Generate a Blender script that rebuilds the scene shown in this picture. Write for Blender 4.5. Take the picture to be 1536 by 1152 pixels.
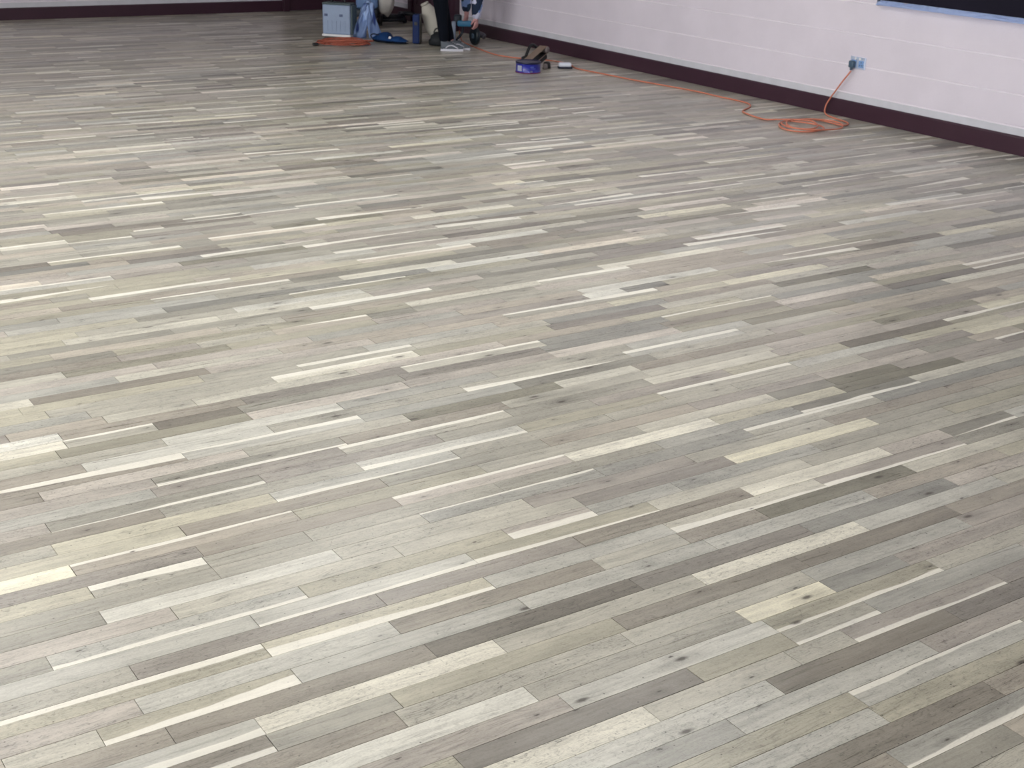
import bpy, bmesh, math, random
from mathutils import Vector, Matrix, noise
scene = bpy.context.scene
for o in list(bpy.data.objects): bpy.data.objects.remove(o, do_unlink=True)
C = scene.collection
R = math.radians
random.seed(7)

# ------------------------------------------------------------------ camera
CAM_H = 1.71
pit, rol, tb = R(21.2687), R(1.9331), R(-34.2644)
r0 = Vector((math.cos(tb), math.sin(tb), 0)); f0 = Vector((-math.sin(tb), math.cos(tb), 0)); up = Vector((0, 0, 1))
fwd = f0*math.cos(pit) - up*math.sin(pit)
yd = -f0*math.sin(pit) - up*math.cos(pit)
cr = r0*math.cos(rol) - yd*math.sin(rol)
cd = r0*math.sin(rol) + yd*math.cos(rol)
cam_d = bpy.data.cameras.new('camera'); cam = bpy.data.objects.new('camera', cam_d); C.objects.link(cam)
M = Matrix((cr, -cd, -fwd)).transposed().to_4x4(); M.translation = Vector((0, 0, CAM_H))
cam.matrix_world = M
cam_d.sensor_width = 36; cam_d.lens = 36*2007.1/1536; cam_d.clip_start = .05; cam_d.clip_end = 100
cam_d.dof.use_dof = True; cam_d.dof.focus_distance = 2.9; cam_d.dof.aperture_fstop = 14.0
scene.camera = cam

# ------------------------------------------------------------------ world, lights, exposure
w = bpy.data.worlds.new('world'); scene.world = w; w.use_nodes = True
w.node_tree.nodes['Background'].inputs[0].default_value = (.62, .70, .82, 1)
w.node_tree.nodes['Background'].inputs[1].default_value = .8
scene.view_settings.view_transform = 'Standard'; scene.view_settings.look = 'None'
scene.view_settings.gamma = 1; scene.view_settings.use_curve_mapping = False
scene.view_settings.exposure = 0.07
XR, YA, XL, YN, ZC = 7.769, 15.010, -5.0, -4.2, 3.5      # right wall, far wall, left wall, near wall, ceiling
def area(name, loc, rot, sx, sy, power, col):
    d = bpy.data.lights.new(name, 'AREA'); d.shape = 'RECTANGLE'; d.size = sx; d.size_y = sy; d.energy = power; d.color = col
    o = bpy.data.objects.new(name, d); C.objects.link(o); o.location = loc; o.rotation_euler = rot
    return o
# daylight through the two windows of the near wall, behind the camera, and fill lights added along the left wall
DAY = (.985, .965, .93)
area('window_daylight', (1.0, YN+.12, 1.95), (R(-90), 0, 0), 2.6, 1.5, 10, DAY)
area('window_daylight', (5.2, YN+.12, 1.95), (R(-90), 0, 0), 2.6, 1.5, 10, DAY)
for wy in (0.6, 4.0, 7.4): area('window_daylight', (XL+.12, wy, 1.95), (0, R(-90), 0), 1.5, 2.6, 195, DAY)

# ------------------------------------------------------------------ helpers
def S(c): return tuple(((v/255)/12.92 if v/255 <= .04045 else ((v/255+.055)/1.055)**2.4) for v in c) + (1,)
def mat(name, col, rough=.6, metal=0, spec=.5, var=.0, scale=20, bump=0, bscale=60, coat=0):
    m = bpy.data.materials.new(name); m.use_nodes = True; nt = m.node_tree; b = nt.nodes['Principled BSDF']
    b.inputs['Base Color'].default_value = S(col); b.inputs['Roughness'].default_value = rough
    b.inputs['Metallic'].default_value = metal; b.inputs['Specular IOR Level'].default_value = spec
    b.inputs['Coat Weight'].default_value = coat
    tc = nt.nodes.new('ShaderNodeTexCoord')
    if var:
        n = nt.nodes.new('ShaderNodeTexNoise'); n.inputs['Scale'].default_value = scale; n.inputs['Detail'].default_value = 5
        nt.links.new(tc.outputs['Object'], n.inputs['Vector'])
        mr = nt.nodes.new('ShaderNodeMapRange'); mr.inputs[1].default_value = .3; mr.inputs[2].default_value = .7
        mr.inputs[3].default_value = 1-var; mr.inputs[4].default_value = 1+var
        nt.links.new(n.outputs[0], mr.inputs[0])
        mx = nt.nodes.new('ShaderNodeVectorMath'); mx.operation = 'SCALE'; mx.inputs[0].default_value = S(col)[:3]
        nt.links.new(mr.outputs[0], mx.inputs['Scale']); nt.links.new(mx.outputs[0], b.inputs['Base Color'])
    if bump:
        n = nt.nodes.new('ShaderNodeTexNoise'); n.inputs['Scale'].default_value = bscale; n.inputs['Detail'].default_value = 4
        nt.links.new(tc.outputs['Object'], n.inputs['Vector'])
        bp = nt.nodes.new('ShaderNodeBump'); bp.inputs['Strength'].default_value = bump; bp.inputs['Distance'].default_value = .01
        nt.links.new(n.outputs[0], bp.inputs['Height']); nt.links.new(bp.outputs[0], b.inputs['Normal'])
    return m
def tag(o, label=None, cat=None, group=None, kind=None):
    if label: o['label'] = label
    if cat: o['category'] = cat
    if group: o['group'] = group
    if kind: o['kind'] = kind
    return o
def link(name, me, m, parent=None):
    o = bpy.data.objects.new(name, me); C.objects.link(o)
    if m: me.materials.append(m)
    if parent: o.parent = parent
    return o
def empty(name, loc, rz=0, label=None, cat=None, group=None):
    o = bpy.data.objects.new(name, None); C.objects.link(o); o.location = loc; o.rotation_euler = (0, 0, rz); o.empty_display_size = .05
    return tag(o, label, cat, group)
def obj(name, bm, m, parent=None, smooth=False):
    me = bpy.data.meshes.new(name); bmesh.ops.recalc_face_normals(bm, faces=bm.faces); bm.to_mesh(me); bm.free()
    if smooth:
        for p in me.polygons: p.use_smooth = True
    return link(name, me, m, parent)
def box(bm, c, s, bev=0, rot=None, seg=2):
    r = bmesh.ops.create_cube(bm, size=1); vs = r['verts']
    bmesh.ops.scale(bm, vec=s, verts=vs)
    if bev:
        es = list({e for v in vs for e in v.link_edges})
        rr = bmesh.ops.bevel(bm, geom=es, offset=bev, segments=seg, affect='EDGES', profile=.5)
        vs = list({v for f in rr['faces'] for v in f.verts} | {v for v in vs if v.is_valid})
    if rot is not None: bmesh.ops.rotate(bm, cent=(0, 0, 0), matrix=rot, verts=vs)
    bmesh.ops.translate(bm, vec=c, verts=vs); return vs
def mbox(name, c, s, m, parent=None, bev=0, rot=None, smooth=False):
    bm = bmesh.new(); box(bm, c, s, bev, rot); return obj(name, bm, m, parent, smooth)
def lathe(bm, prof, n=32, mtx=None):
    rings = []
    for r, z in prof:
        rings.append([bm.verts.new((r*math.cos(2*math.pi*i/n), r*math.sin(2*math.pi*i/n), z)) for i in range(n)])
    for a, b in zip(rings, rings[1:]):
        for i in range(n): bm.faces.new((a[i], a[(i+1) % n], b[(i+1) % n], b[i]))
    bm.faces.new(rings[0]); bm.faces.new(rings[-1])
    vs = [v for r in rings for v in r]
    if mtx is not None: bmesh.ops.transform(bm, matrix=mtx, verts=vs)
    return vs
def smooth_path(pts, sub=6, closed=False):
    P = [Vector(p) for p in pts]; out = []
    for i in range(len(P)-1):
        a, b, c, d = P[max(i-1, 0)], P[i], P[i+1], P[min(i+2, len(P)-1)]
        for k in range(sub):
            t = k/sub
            out.append(.5*((2*b)+(c-a)*t+(2*a-5*b+4*c-d)*t*t+(3*b-a-3*c+d)*t**3))
    out.append(P[-1]); return out
def tube(bm, pts, r, n=8, rf=None):
    rings = []; N = len(pts); prev = None
    for i, p in enumerate(pts):
        t = (pts[min(i+1, N-1)]-pts[max(i-1, 0)]).normalized()
        if prev is None: u = t.orthogonal().normalized()
        else: u = (prev - t*prev.dot(t)).normalized()
        prev = u; v = t.cross(u); rr = rf(i/(N-1)) if rf else r
        rings.append([bm.verts.new(p + (u*math.cos(2*math.pi*k/n)+v*math.sin(2*math.pi*k/n))*rr) for k in range(n)])
    for a, b in zip(rings, rings[1:]):
        for k in range(n): bm.faces.new((a[k], a[(k+1) % n], b[(k+1) % n], b[k]))
    bm.faces.new(rings[0]); bm.faces.new(rings[-1])
def grid_surf(bm, fn, nu, nv, thick=0, closed_u=False):
    g = [[bm.verts.new(fn(i/nu, j/nv)) for j in range(nv+1)] for i in range(nu+1)]
    fs = [bm.faces.new((g[i][j], g[i+1][j], g[i+1][j+1], g[i][j+1])) for i in range(nu) for j in range(nv)]
    if closed_u: bmesh.ops.remove_doubles(bm, verts=bm.verts, dist=1e-5)
    if thick: bmesh.ops.solidify(bm, geom=list(bm.faces), thickness=thick)
def blob(bm, c, s, seed=0, amp=.12, flat=0, sub=3, rot=None, fq=2.2):
    r = bmesh.ops.create_icosphere(bm, subdivisions=sub, radius=1); vs = r['verts']
    for v in vs:
        d = 1+amp*noise.noise(v.co*fq+Vector((seed, seed*2, 0)))*2
        v.co = Vector((v.co.x*s[0]*d, v.co.y*s[1]*d, v.co.z*s[2]*d))
        if v.co.z < -flat: v.co.z = -flat
    if rot is not None: bmesh.ops.rotate(bm, cent=(0, 0, 0), matrix=rot, verts=vs)
    bmesh.ops.translate(bm, vec=c, verts=vs); return vs
ROW_W=0.06550; ROW_Y0=0.04000
JOINTS={20:[2.284],21:[1.987],22:[2.382],23:[2.077],24:[2.082],25:[1.776,2.394],26:[1.955],27:[1.65,2.074,2.262],28:[1.831,2.128,2.415],29:[2.128,2.728],30:[2.1,2.393,2.674],31:[1.176,1.791,2.39],32:[0.907,1.201,1.816,2.431,3.042],33:[0.91,1.513,2.127,2.732,3.339],34:[0.739,1.364,1.972],35:[0.423,0.614,1.054,1.669,2.282],36:[0.717,1.341,1.95,2.242,2.538,3.156],37:[1.04,1.652,2.248,2.837],38:[0.75,1.375,1.982,3.197,3.488],39:[1.068,1.681,2.295,2.907],40:[0.602,1.226,1.837,2.124,3.02],41:[0.917,1.533,2.71],42:[0.765,1.386,1.993,2.605],43:[1.078],44:[0.777,1.077,1.364,1.978,2.586,3.79],45:[1.083,1.673,2.28,2.877,3.473],46:[0.771,1.391,3.206,3.496],47:[1.086,1.701,2.898,4.075,4.359,4.647],48:[0.762,1.38,1.989,3.154],49:[1.076,1.691,2.283,2.869],50:[0.783,1.403,2.01],51:[1.099,2.914],52:[1.124,1.735],53:[0.819,1.436,2.963,3.795],54:[1.265,1.869],55:[0.98,1.576,3.024,3.601],56:[1.249,1.857],57:[0.942,1.56,2.144],58:[0.983,1.269,3.368],59:[0.987],60:[0.843,1.147,1.449,2.054],61:[1.765,3.522],62:[1.002,1.894],63:[2.194,3.348],64:[0.987,1.598,3.655],65:[1.295,1.907,3.317,3.519],66:[1.454,2.061,4.099],67:[1.152],69:[3.258,3.761],70:[1.164,2.071,2.369,2.967,4.371],71:[1.032,1.637,2.79],72:[2.526,3.676,4.252],73:[1.947,2.52],74:[2.227,3.419,4.533],76:[1.951,3.098],77:[3.537],79:[2.1],81:[2.248],82:[3.285],85:[3.955],86:[2.276,2.547],88:[2.711]}
SAMPLES=[(20,2.21,0.42,'n',0),(21,1.95,0.42,'b',0),(21,2.11,0.5,'g',-0.3),(21,2.3,0.5,'g',0),(22,1.98,0.35,'b',0),(22,2.29,0.3,'b',0),(23,1.77,0.5,'g',0),(23,1.94,0.62,'g',0),(23,2.16,0.55,'y',0),(24,2.14,0.62,'g',0.2),(25,1.5,0.5,'n',0),(25,1.7,0.48,'g',0),(25,1.89,0.5,'g',0),(25,1.97,0.5,'g',0),(25,2.34,0.6,'g',0),(25,2.64,0.5,'p',0),(26,1.48,0.4,'b',0),(26,1.89,0.75,'g',0),(26,1.99,0.28,'b',0),(26,2.4,0.3,'p',0),(26,2.66,0.32,'p',0),(27,1.57,0.85,'n',0),(27,1.72,0.66,'n',0),(27,2.01,0.6,'n',0),(27,2.2,0.62,'n',0),(27,2.57,0.5,'n',0),(27,2.62,0.5,'p',-0.2),(27,2.89,0.42,'p',0),(28,1.73,0.25,'p',0),(28,2.01,0.5,'y',0),(28,2.34,0.5,'n',-0.25),(28,2.66,0.55,'g',0),(29,1.87,0.72,'g',0),(29,2.35,0.5,'y',-0.2),(29,2.94,0.6,'n',0),(30,1.01,0.85,'g',0),(30,1.86,0.5,'y',0),(30,1.97,0.48,'n',0),(30,2.6,0.35,'g',0),(30,2.79,0.48,'p',0),(31,0.94,0.38,'b',0),(31,1.2,0.6,'n',0),(31,1.72,0.6,'y',0),(31,1.93,0.62,'n',0),(31,2.29,0.58,'n',0),(31,2.61,0.55,'g',0),(32,0.83,0.35,'b',-0.3),(32,1.02,0.5,'n',0),(32,1.99,0.6,'n',0),(32,2.22,0.6,'n',0),(32,2.44,0.32,'b',0),(32,2.77,0.4,'b',0),(32,2.87,0.42,'b',0),(32,3.1,0.45,'b',0),(33,0.77,0.5,'n',-0.3),(33,0.84,0.66,'g',-0.3),(33,1.0,0.5,'n',0),(33,1.46,0.88,'n',0),(33,1.67,0.62,'n',0),(33,2.0,0.58,'g',0),(33,2.32,0.72,'n',0),(33,2.57,0.88,'n',0),(33,2.65,0.85,'n',0),(33,2.95,0.62,'g',0),(34,0.63,0.45,'b',0),(34,0.83,0.38,'b',0),(34,0.9,0.42,'b',0),(34,1.33,0.48,'n',0),(34,1.59,0.15,'b',0),(34,2.13,0.28,'p',0),(34,2.37,0.32,'p',0),(34,2.96,0.35,'g',0),(35,0.52,0.66,'n',0),(35,0.67,0.55,'y',-0.5),(35,0.85,0.6,'y',0),(35,1.0,0.7,'n',0),(35,1.16,0.6,'g',0),(35,1.51,0.62,'g',0),(35,1.8,0.65,'g',0),(35,2.15,0.55,'g',0),(35,2.38,0.65,'g',0),(35,2.43,0.62,'g',0),(35,2.67,0.6,'g',0),(36,0.83,0.56,'p',0),(36,0.94,0.55,'p',0),(36,1.26,0.68,'g',0),(36,1.37,0.4,'b',0),(36,1.54,0.45,'b',0),(36,1.84,0.42,'n',0),(36,2.17,0.6,'n',0),(36,2.3,0.42,'b',0),(36,2.35,0.42,'b',0),(36,3.2,0.7,'n',0),(37,1.18,0.68,'y',-0.38),(37,1.2,0.42,'b',0),(37,1.56,0.66,'y',-0.3),(37,1.81,0.62,'g',0),(37,2.16,0.6,'n',0),(37,2.16,0.62,'n',0),(37,2.33,0.75,'n',-0.3),(37,2.44,0.78,'n',-0.2),(37,2.73,0.78,'n',0),(37,2.99,0.45,'p',-0.25),(38,0.61,0.52,'n',0),(38,0.67,0.5,'n',0),(38,0.85,0.42,'b',0),(38,0.93,0.42,'b',0),(38,1.27,0.4,'p',0),(38,1.44,0.42,'p',0),(38,1.54,0.44,'p',0),(38,1.89,0.5,'b',0),(38,2.04,0.4,'b',0),(38,2.17,0.4,'b',0),(38,2.42,0.38,'b',0),(38,2.74,0.45,'b',0),(38,3.0,0.88,'n',0),(39,0.76,0.5,'b',0),(39,1.02,0.68,'g',0),(39,1.04,0.68,'g',0),(39,1.29,0.78,'g',0),(39,1.58,0.72,'g',-0.2),(39,1.83,0.56,'y',-0.15),(39,1.89,0.42,'n',0),(39,2.18,0.55,'y',-0.25),(39,2.51,0.65,'n',0),(39,3.54,0.6,'n',0),(40,0.54,0.5,'n',0),(40,0.68,0.66,'g',-0.25),(40,0.81,0.42,'b',0),(40,1.14,0.58,'y',0),(40,1.36,0.55,'y',0),(40,1.69,0.5,'b',0),(40,2.87,0.5,'g',0),(41,0.83,0.62,'p',0),(41,0.97,0.58,'n',0),(41,1.36,0.66,'n',0),(41,1.53,0.6,'n',0),(41,1.98,0.65,'n',0),(41,2.23,0.38,'p',0),(41,2.45,0.42,'b',0),(42,0.86,0.7,'g',0),(42,1.24,0.8,'g',0),(42,1.47,0.62,'n',0),(42,2.09,0.45,'p',0),(42,2.41,0.52,'n',0),(42,2.77,0.58,'n',0),(42,3.83,0.45,'b',0),(43,0.67,0.48,'n',0),(43,0.85,0.52,'n',0),(43,1.43,0.58,'n',0),(43,2.1,0.5,'g',0.15),(43,2.33,0.4,'g',0),(43,2.68,0.45,'g',0),(43,3.39,0.6,'n',0.3),(43,4.14,0.38,'g',0),(44,0.92,0.5,'n',0.6),(44,1.25,0.5,'n',0),(44,1.54,0.45,'g',0),(44,1.8,0.55,'n',0),(44,2.09,0.45,'n',0),(44,2.99,0.5,'g',0),(44,3.89,0.66,'n',0),(45,0.67,0.48,'b',0),(45,0.89,0.38,'p',0),(45,1.29,0.48,'b',0),(45,1.64,0.42,'b',0),(45,1.7,0.62,'p',0),(45,1.97,0.65,'p',0.25),(45,2.43,0.95,'n',0),(45,2.67,0.95,'n',0),(45,3.39,0.7,'y',0),(46,0.94,0.5,'b',0.22),(46,1.27,0.5,'b',0),(46,1.32,0.55,'y',0),(46,1.51,0.48,'y',0),(46,1.72,0.48,'b',0),(47,0.69,0.5,'p',0),(47,0.89,0.62,'y',0),(47,1.14,0.4,'b',0),(47,1.51,0.4,'b',0),(47,1.76,0.42,'n',0),(47,1.85,0.45,'b',0),(47,2.06,0.42,'b',0),(47,2.44,0.5,'b',0),(47,3.04,0.5,'p',0),(47,3.71,0.55,'p',0),(48,0.68,0.55,'n',0),(48,0.95,0.7,'y',0),(48,1.19,0.66,'y',0),(48,1.29,0.66,'n',0),(48,1.49,0.66,'g',-0.2),(48,3.86,0.42,'b',0),(48,4.24,0.4,'p',0),(49,0.89,0.38,'b',0),(49,0.92,0.42,'b',0),(49,1.53,0.55,'n',0),(49,1.77,0.68,'n',0),(49,1.88,0.65,'g',0),(49,2.15,0.75,'g',-0.3),(49,2.77,0.52,'y',0),(49,2.93,0.55,'n',0.35),(49,3.82,0.65,'g',0),(50,0.71,0.55,'p',0),(50,0.73,0.55,'p',0),(50,1.52,0.48,'p',0),(50,2.17,0.45,'n',0),(51,1.01,0.6,'g',0),(51,1.2,0.45,'p',0),(51,1.29,0.42,'p',0),(51,2.01,0.6,'n',0.3),(51,2.79,0.42,'n',0),(51,3.35,0.7,'n',0),(52,0.83,0.55,'p',0),(52,1.85,0.45,'b',0),(52,3.13,0.62,'n',0),(53,0.95,0.68,'p',0),(53,1.37,0.68,'n',0),(53,1.6,0.6,'n',0),(53,1.85,0.58,'p',0),(53,3.23,0.42,'b',0),(53,3.65,0.42,'b',0),(54,1.13,0.42,'b',0.5),(54,1.63,0.68,'g',0.3),(55,0.84,0.4,'b',0),(55,1.37,0.72,'g',0),(55,1.45,0.72,'g',0),(55,1.71,0.55,'n',0),(55,3.29,0.6,'g',0.35),(55,3.74,0.6,'n',0),(56,1.11,0.55,'n',0),(56,1.74,0.75,'g',0),(56,1.91,0.5,'g',0),(57,1.97,0.65,'p',0),(58,0.88,0.92,'n',0),(58,1.12,0.6,'n',0.3),(58,1.92,0.4,'n',0),(58,3.3,0.35,'g',0),(59,1.11,0.45,'b',0),(59,1.28,0.45,'b',0),(59,2.09,0.35,'p',0),(59,3.26,0.35,'g',0),(60,1.21,0.66,'n',0),(60,1.61,0.6,'n',0),(60,1.91,0.68,'n',0),(61,1.05,0.55,'g',0),(61,1.42,0.62,'n',0),(62,1.17,0.58,'n',0),(62,2.0,0.55,'n',0.4),(63,0.94,0.62,'y',0),(63,1.78,0.55,'n',0),(63,3.5,0.7,'y',0),(64,1.2,0.34,'b',0),(65,1.23,0.6,'g',0),(65,1.37,0.66,'n',0),(65,3.38,0.9,'g',0),(65,3.44,0.88,'n',0),(66,2.11,0.5,'g',0),(66,4.0,0.8,'g',0),(67,1.07,0.62,'n',0),(67,2.2,0.55,'y',0),(68,1.38,0.5,'p',0),(69,1.61,0.5,'p',0),(69,1.86,0.55,'y',0),(69,3.53,0.6,'n',0.4),(69,3.63,0.55,'n',0.5),(70,1.07,0.55,'y',0),(70,2.23,0.4,'b',0),(70,2.48,0.48,'b',0),(70,4.24,0.9,'n',0),(70,4.57,0.75,'p',0),(71,2.61,0.6,'n',0.5),(71,2.7,0.5,'n',0.6),(72,1.26,0.72,'n',0),(72,1.41,0.72,'g',0),(72,2.13,0.75,'n',0),(72,3.99,0.35,'p',0),(73,2.35,0.72,'g',0),(73,2.62,0.5,'n',0),(74,3.61,0.28,'n',0),(75,2.01,0.3,'g',0),(75,3.29,0.78,'g',0),(78,2.71,0.55,'y',0),(79,2.01,0.6,'n',0.45),(88,2.6,0.42,'n',0)]
# ------------------------------------------------------------------ strip floor
def plank_material():
    m = bpy.data.materials.new('sanded_oak'); m.use_nodes = True; nt = m.node_tree; N = nt.nodes; Lk = nt.links.new
    b = N['Principled BSDF']
    def node(t, **k):
        n = N.new(t)
        for a, v in k.items(): setattr(n, a, v)
        return n
    def math_(op, a, b_=None, c_=None, clamp=False):
        n = node('ShaderNodeMath', operation=op, use_clamp=clamp)
        for i, v in enumerate((a, b_, c_)):
            if v is None: continue
            if isinstance(v, (int, float)): n.inputs[i].default_value = v
            else: Lk(v, n.inputs[i])
        return n.outputs[0]
    def rng(v, a, b_, c_, d):
        n = node('ShaderNodeMapRange'); Lk(v, n.inputs[0])
        for i, q in enumerate((a, b_, c_, d)): n.inputs[i+1].default_value = q
        return n.outputs[0]
    def vmul(v, xyz):
        n = node('ShaderNodeVectorMath', operation='MULTIPLY'); Lk(v, n.inputs[0]); n.inputs[1].default_value = xyz; return n.outputs[0]
    def noise_(v, sc, det=4, rough=.6, dist=0):
        n = node('ShaderNodeTexNoise'); Lk(v, n.inputs['Vector']); n.inputs['Scale'].default_value = sc
        n.inputs['Detail'].default_value = det; n.inputs['Roughness'].default_value = rough; n.inputs['Distortion'].default_value = dist
        return n.outputs[0]
    col = node('ShaderNodeAttribute', attribute_name='wood_color')
    par = node('ShaderNodeAttribute', attribute_name='plank_par')      # r sap width (signed), g taper, b seed
    uv = node('ShaderNodeUVMap', uv_map='plank')
    sp = node('ShaderNodeSeparateXYZ'); Lk(par.outputs['Vector'], sp.inputs[0])
    sap, tap, seed = sp.outputs[0], sp.outputs[1], sp.outputs[2]
    su = node('ShaderNodeSeparateXYZ'); Lk(uv.outputs[0], su.inputs[0]); u, v = su.outputs[0], su.outputs[1]   # metres
    cx = node('ShaderNodeCombineXYZ'); Lk(math_('ADD', u, math_('MULTIPLY', seed, 37.)), cx.inputs[0])
    Lk(math_('ADD', v, math_('MULTIPLY', seed, 91.)), cx.inputs[1]); P = cx.outputs[0]
    # wander of the grain, stronger on some boards
    wan = math_('MULTIPLY', math_('SUBTRACT', noise_(vmul(P, (4, 9, 1)), 1, 2), .5), .03)
    cy = node('ShaderNodeCombineXYZ'); sP = node('ShaderNodeSeparateXYZ'); Lk(P, sP.inputs[0])
    Lk(sP.outputs[0], cy.inputs[0]); Lk(math_('ADD', sP.outputs[1], wan), cy.inputs[1]); Q = cy.outputs[0]
    g1 = noise_(vmul(Q, (3.0, 75, 1)), 1, 5, .62)
    g2 = noise_(vmul(Q, (1.3, 20, 1)), 1, 2, .5)
    pores = noise_(vmul(Q, (30, 330, 1)), 1, 3, .7)
    chev = noise_(vmul(P, (60, 90, 1)), 1, 3, .6, 1.2)
    blot = noise_(vmul(P, (9, 16, 1)), 1, 3, .6)
    fac = math_('ADD', rng(g1, .3, .7, -.16, .14), rng(g2, .3, .7, -.10, .10))
    fac = math_('ADD', fac, rng(blot, .3, .7, -.09, .09))
    fac = math_('ADD', fac, rng(noise_(vmul(P, (2.2, 7, 1)), 1, 2), .3, .7, -.11, .11))
    fac = math_('ADD', fac, rng(noise_(vmul(P, (150, 210, 1)), 1, 2), .3, .7, -.07, .07))
    fig = math_('ADD', .55, math_('MULTIPLY', math_('FRACT', math_('MULTIPLY', seed, 7.31)), 1.1))
    fac = math_('SUBTRACT', fac, math_('MULTIPLY', rng(pores, .54, .70, 0, .26), fig))
    fac = math_('SUBTRACT', fac, math_('MULTIPLY', rng(chev, .54, .72, 0, .24), fig))
    fac = math_('ADD', fac, .05)
    # growth-ring contours: thin darker lines that wander and close into loops on flat-sawn boards
    ring = noise_(vmul(Q, (2.4, 19, 1)), 1, 2, .5, .35)
    rg = math_('ABSOLUTE', math_('SUBTRACT', math_('FRACT', math_('MULTIPLY', ring, 17)), .5))
    rl = math_('MULTIPLY', rng(rg, .0, .20, 1, 0), rng(noise_(vmul(P, (14, 30, 1)), 1, 3), .42, .62, 0, 1))
    figr = math_('MULTIPLY', math_('POWER', math_('FRACT', math_('MULTIPLY', seed, 3.77)), 1.6), .30)
    fac = math_('SUBTRACT', fac, math_('MULTIPLY', rl, math_('ADD', .04, figr)))
    vs_ = node('ShaderNodeTexVoronoi', voronoi_dimensions='2D'); Lk(vmul(P, (26, 26, 1)), vs_.inputs['Vector']); vs_.inputs['Scale'].default_value = 1
    vsc = node('ShaderNodeSeparateColor'); Lk(vs_.outputs['Color'], vsc.inputs[0])
    fac = math_('SUBTRACT', fac, math_('MULTIPLY', math_('MULTIPLY', rng(vs_.outputs['Distance'], .03, .07, 1, 0), rng(vsc.outputs[0], .80, .81, 0, 1)), .55))
    # knots
    vo = node('ShaderNodeTexVoronoi', voronoi_dimensions='2D'); Lk(vmul(P, (3.4, 9, 1)), vo.inputs['Vector']); vo.inputs['Scale'].default_value = 1
    vc = node('ShaderNodeSeparateColor'); Lk(vo.outputs['Color'], vc.inputs[0])
    on = rng(vc.outputs[0], .62, .64, 0, 1); big = rng(vc.outputs[1], .75, .8, .045, .11)
    kd = math_('DIVIDE', math_('ADD', vo.outputs['Distance'], math_('MULTIPLY', math_('SUBTRACT', chev, .5), .05)), big)
    core = math_('MULTIPLY', rng(kd, .25, .75, 1, 0), on)
    halo = math_('MULTIPLY', rng(kd, .3, 3.2, .30, 0), on)
    fac = math_('SUBTRACT', fac, math_('MULTIPLY', halo, .8))
    tint = math_('ADD', 1, fac)
    cm = node('ShaderNodeVectorMath', operation='SCALE'); Lk(col.outputs['Color'], cm.inputs[0]); Lk(tint, cm.inputs['Scale'])
    # sapwood edge: pale strip whose inner edge wanders along the board
    asap = math_('ABSOLUTE', sap)
    up_ = math_('GREATER_THAN', sap, 0)
    vv = math_('DIVIDE', v, ROW_W)
    dv = math_('ADD', math_('MULTIPLY', up_, math_('SUBTRACT', 1, vv)), math_('MULTIPLY', math_('SUBTRACT', 1, up_), vv))
    wob = math_('MULTIPLY', math_('SUBTRACT', noise_(vmul(P, (4.5, .01, 1)), 1, 3, .5), .5), .35)
    lim = math_('ADD', math_('MULTIPLY', asap, math_('ADD', 1, math_('MULTIPLY', tap, math_('SUBTRACT', math_('MULTIPLY', u, 3.3), 1)))),
                math_('MULTIPLY', wob, math_('GREATER_THAN', asap, .01)))
    sm = math_('MULTIPLY', rng(math_('SUBTRACT', lim, dv), -.02, .03, 0, 1), math_('GREATER_THAN', asap, .01))
    mx = node('ShaderNodeMix', data_type='RGBA'); Lk(math_('MULTIPLY', sm, .85), mx.inputs[0]); Lk(cm.outputs[0], mx.inputs[6])
    sc = node('ShaderNodeVectorMath', operation='SCALE'); sc.inputs[0].default_value = S((236, 234, 224))[:3]
    Lk(math_('ADD', 1, math_('MULTIPLY', fac, .3)), sc.inputs['Scale']); Lk(sc.outputs[0], mx.inputs[7])
    mk = node('ShaderNodeMix', data_type='RGBA'); Lk(math_('MULTIPLY', core, .85), mk.inputs[0]); Lk(mx.outputs[2], mk.inputs[6])
    mk.inputs[7].default_value = S((62, 55, 50))
    # old stains and scuffs that run over several boards
    geo = node('ShaderNodeNewGeometry')
    st = noise_(vmul(geo.outputs['Position'], (1.1, 2.6, 1)), 1, 5, .6)
    st2 = noise_(vmul(geo.outputs['Position'], (.5, .9, 1)), 1, 3, .5)
    grey = math_('MULTIPLY', rng(st, .52, .70, 0, .55), rng(noise_(vmul(Q, (8, 60, 1)), 1, 4), .35, .65, .3, 1))
    mg = node('ShaderNodeMix', data_type='RGBA'); Lk(grey, mg.inputs[0]); Lk(mk.outputs[2], mg.inputs[6])
    gsc = node('ShaderNodeVectorMath', operation='MULTIPLY'); Lk(mk.outputs[2], gsc.inputs[0]); gsc.inputs[1].default_value = (.70, .73, .79)
    Lk(gsc.outputs[0], mg.inputs[7])
    fin = node('ShaderNodeVectorMath', operation='SCALE'); Lk(mg.outputs[2], fin.inputs[0]); Lk(rng(st2, .3, .7, .95, 1.05), fin.inputs['Scale'])
    Lk(fin.outputs[0], b.inputs['Base Color'])
    Lk(rng(g1, .3, .7, .31-.05, .31+.06), b.inputs['Roughness'])
    b.inputs['Specular IOR Level'].default_value = .45
    bp = node('ShaderNodeBump'); bp.inputs['Strength'].default_value = .25; bp.inputs['Distance'].default_value = .0006
    Lk(math_('SUBTRACT', g1, rng(pores, .6, .74, 0, .5)), bp.inputs['Height']); Lk(bp.outputs[0], b.inputs['Normal'])
    return m

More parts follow.
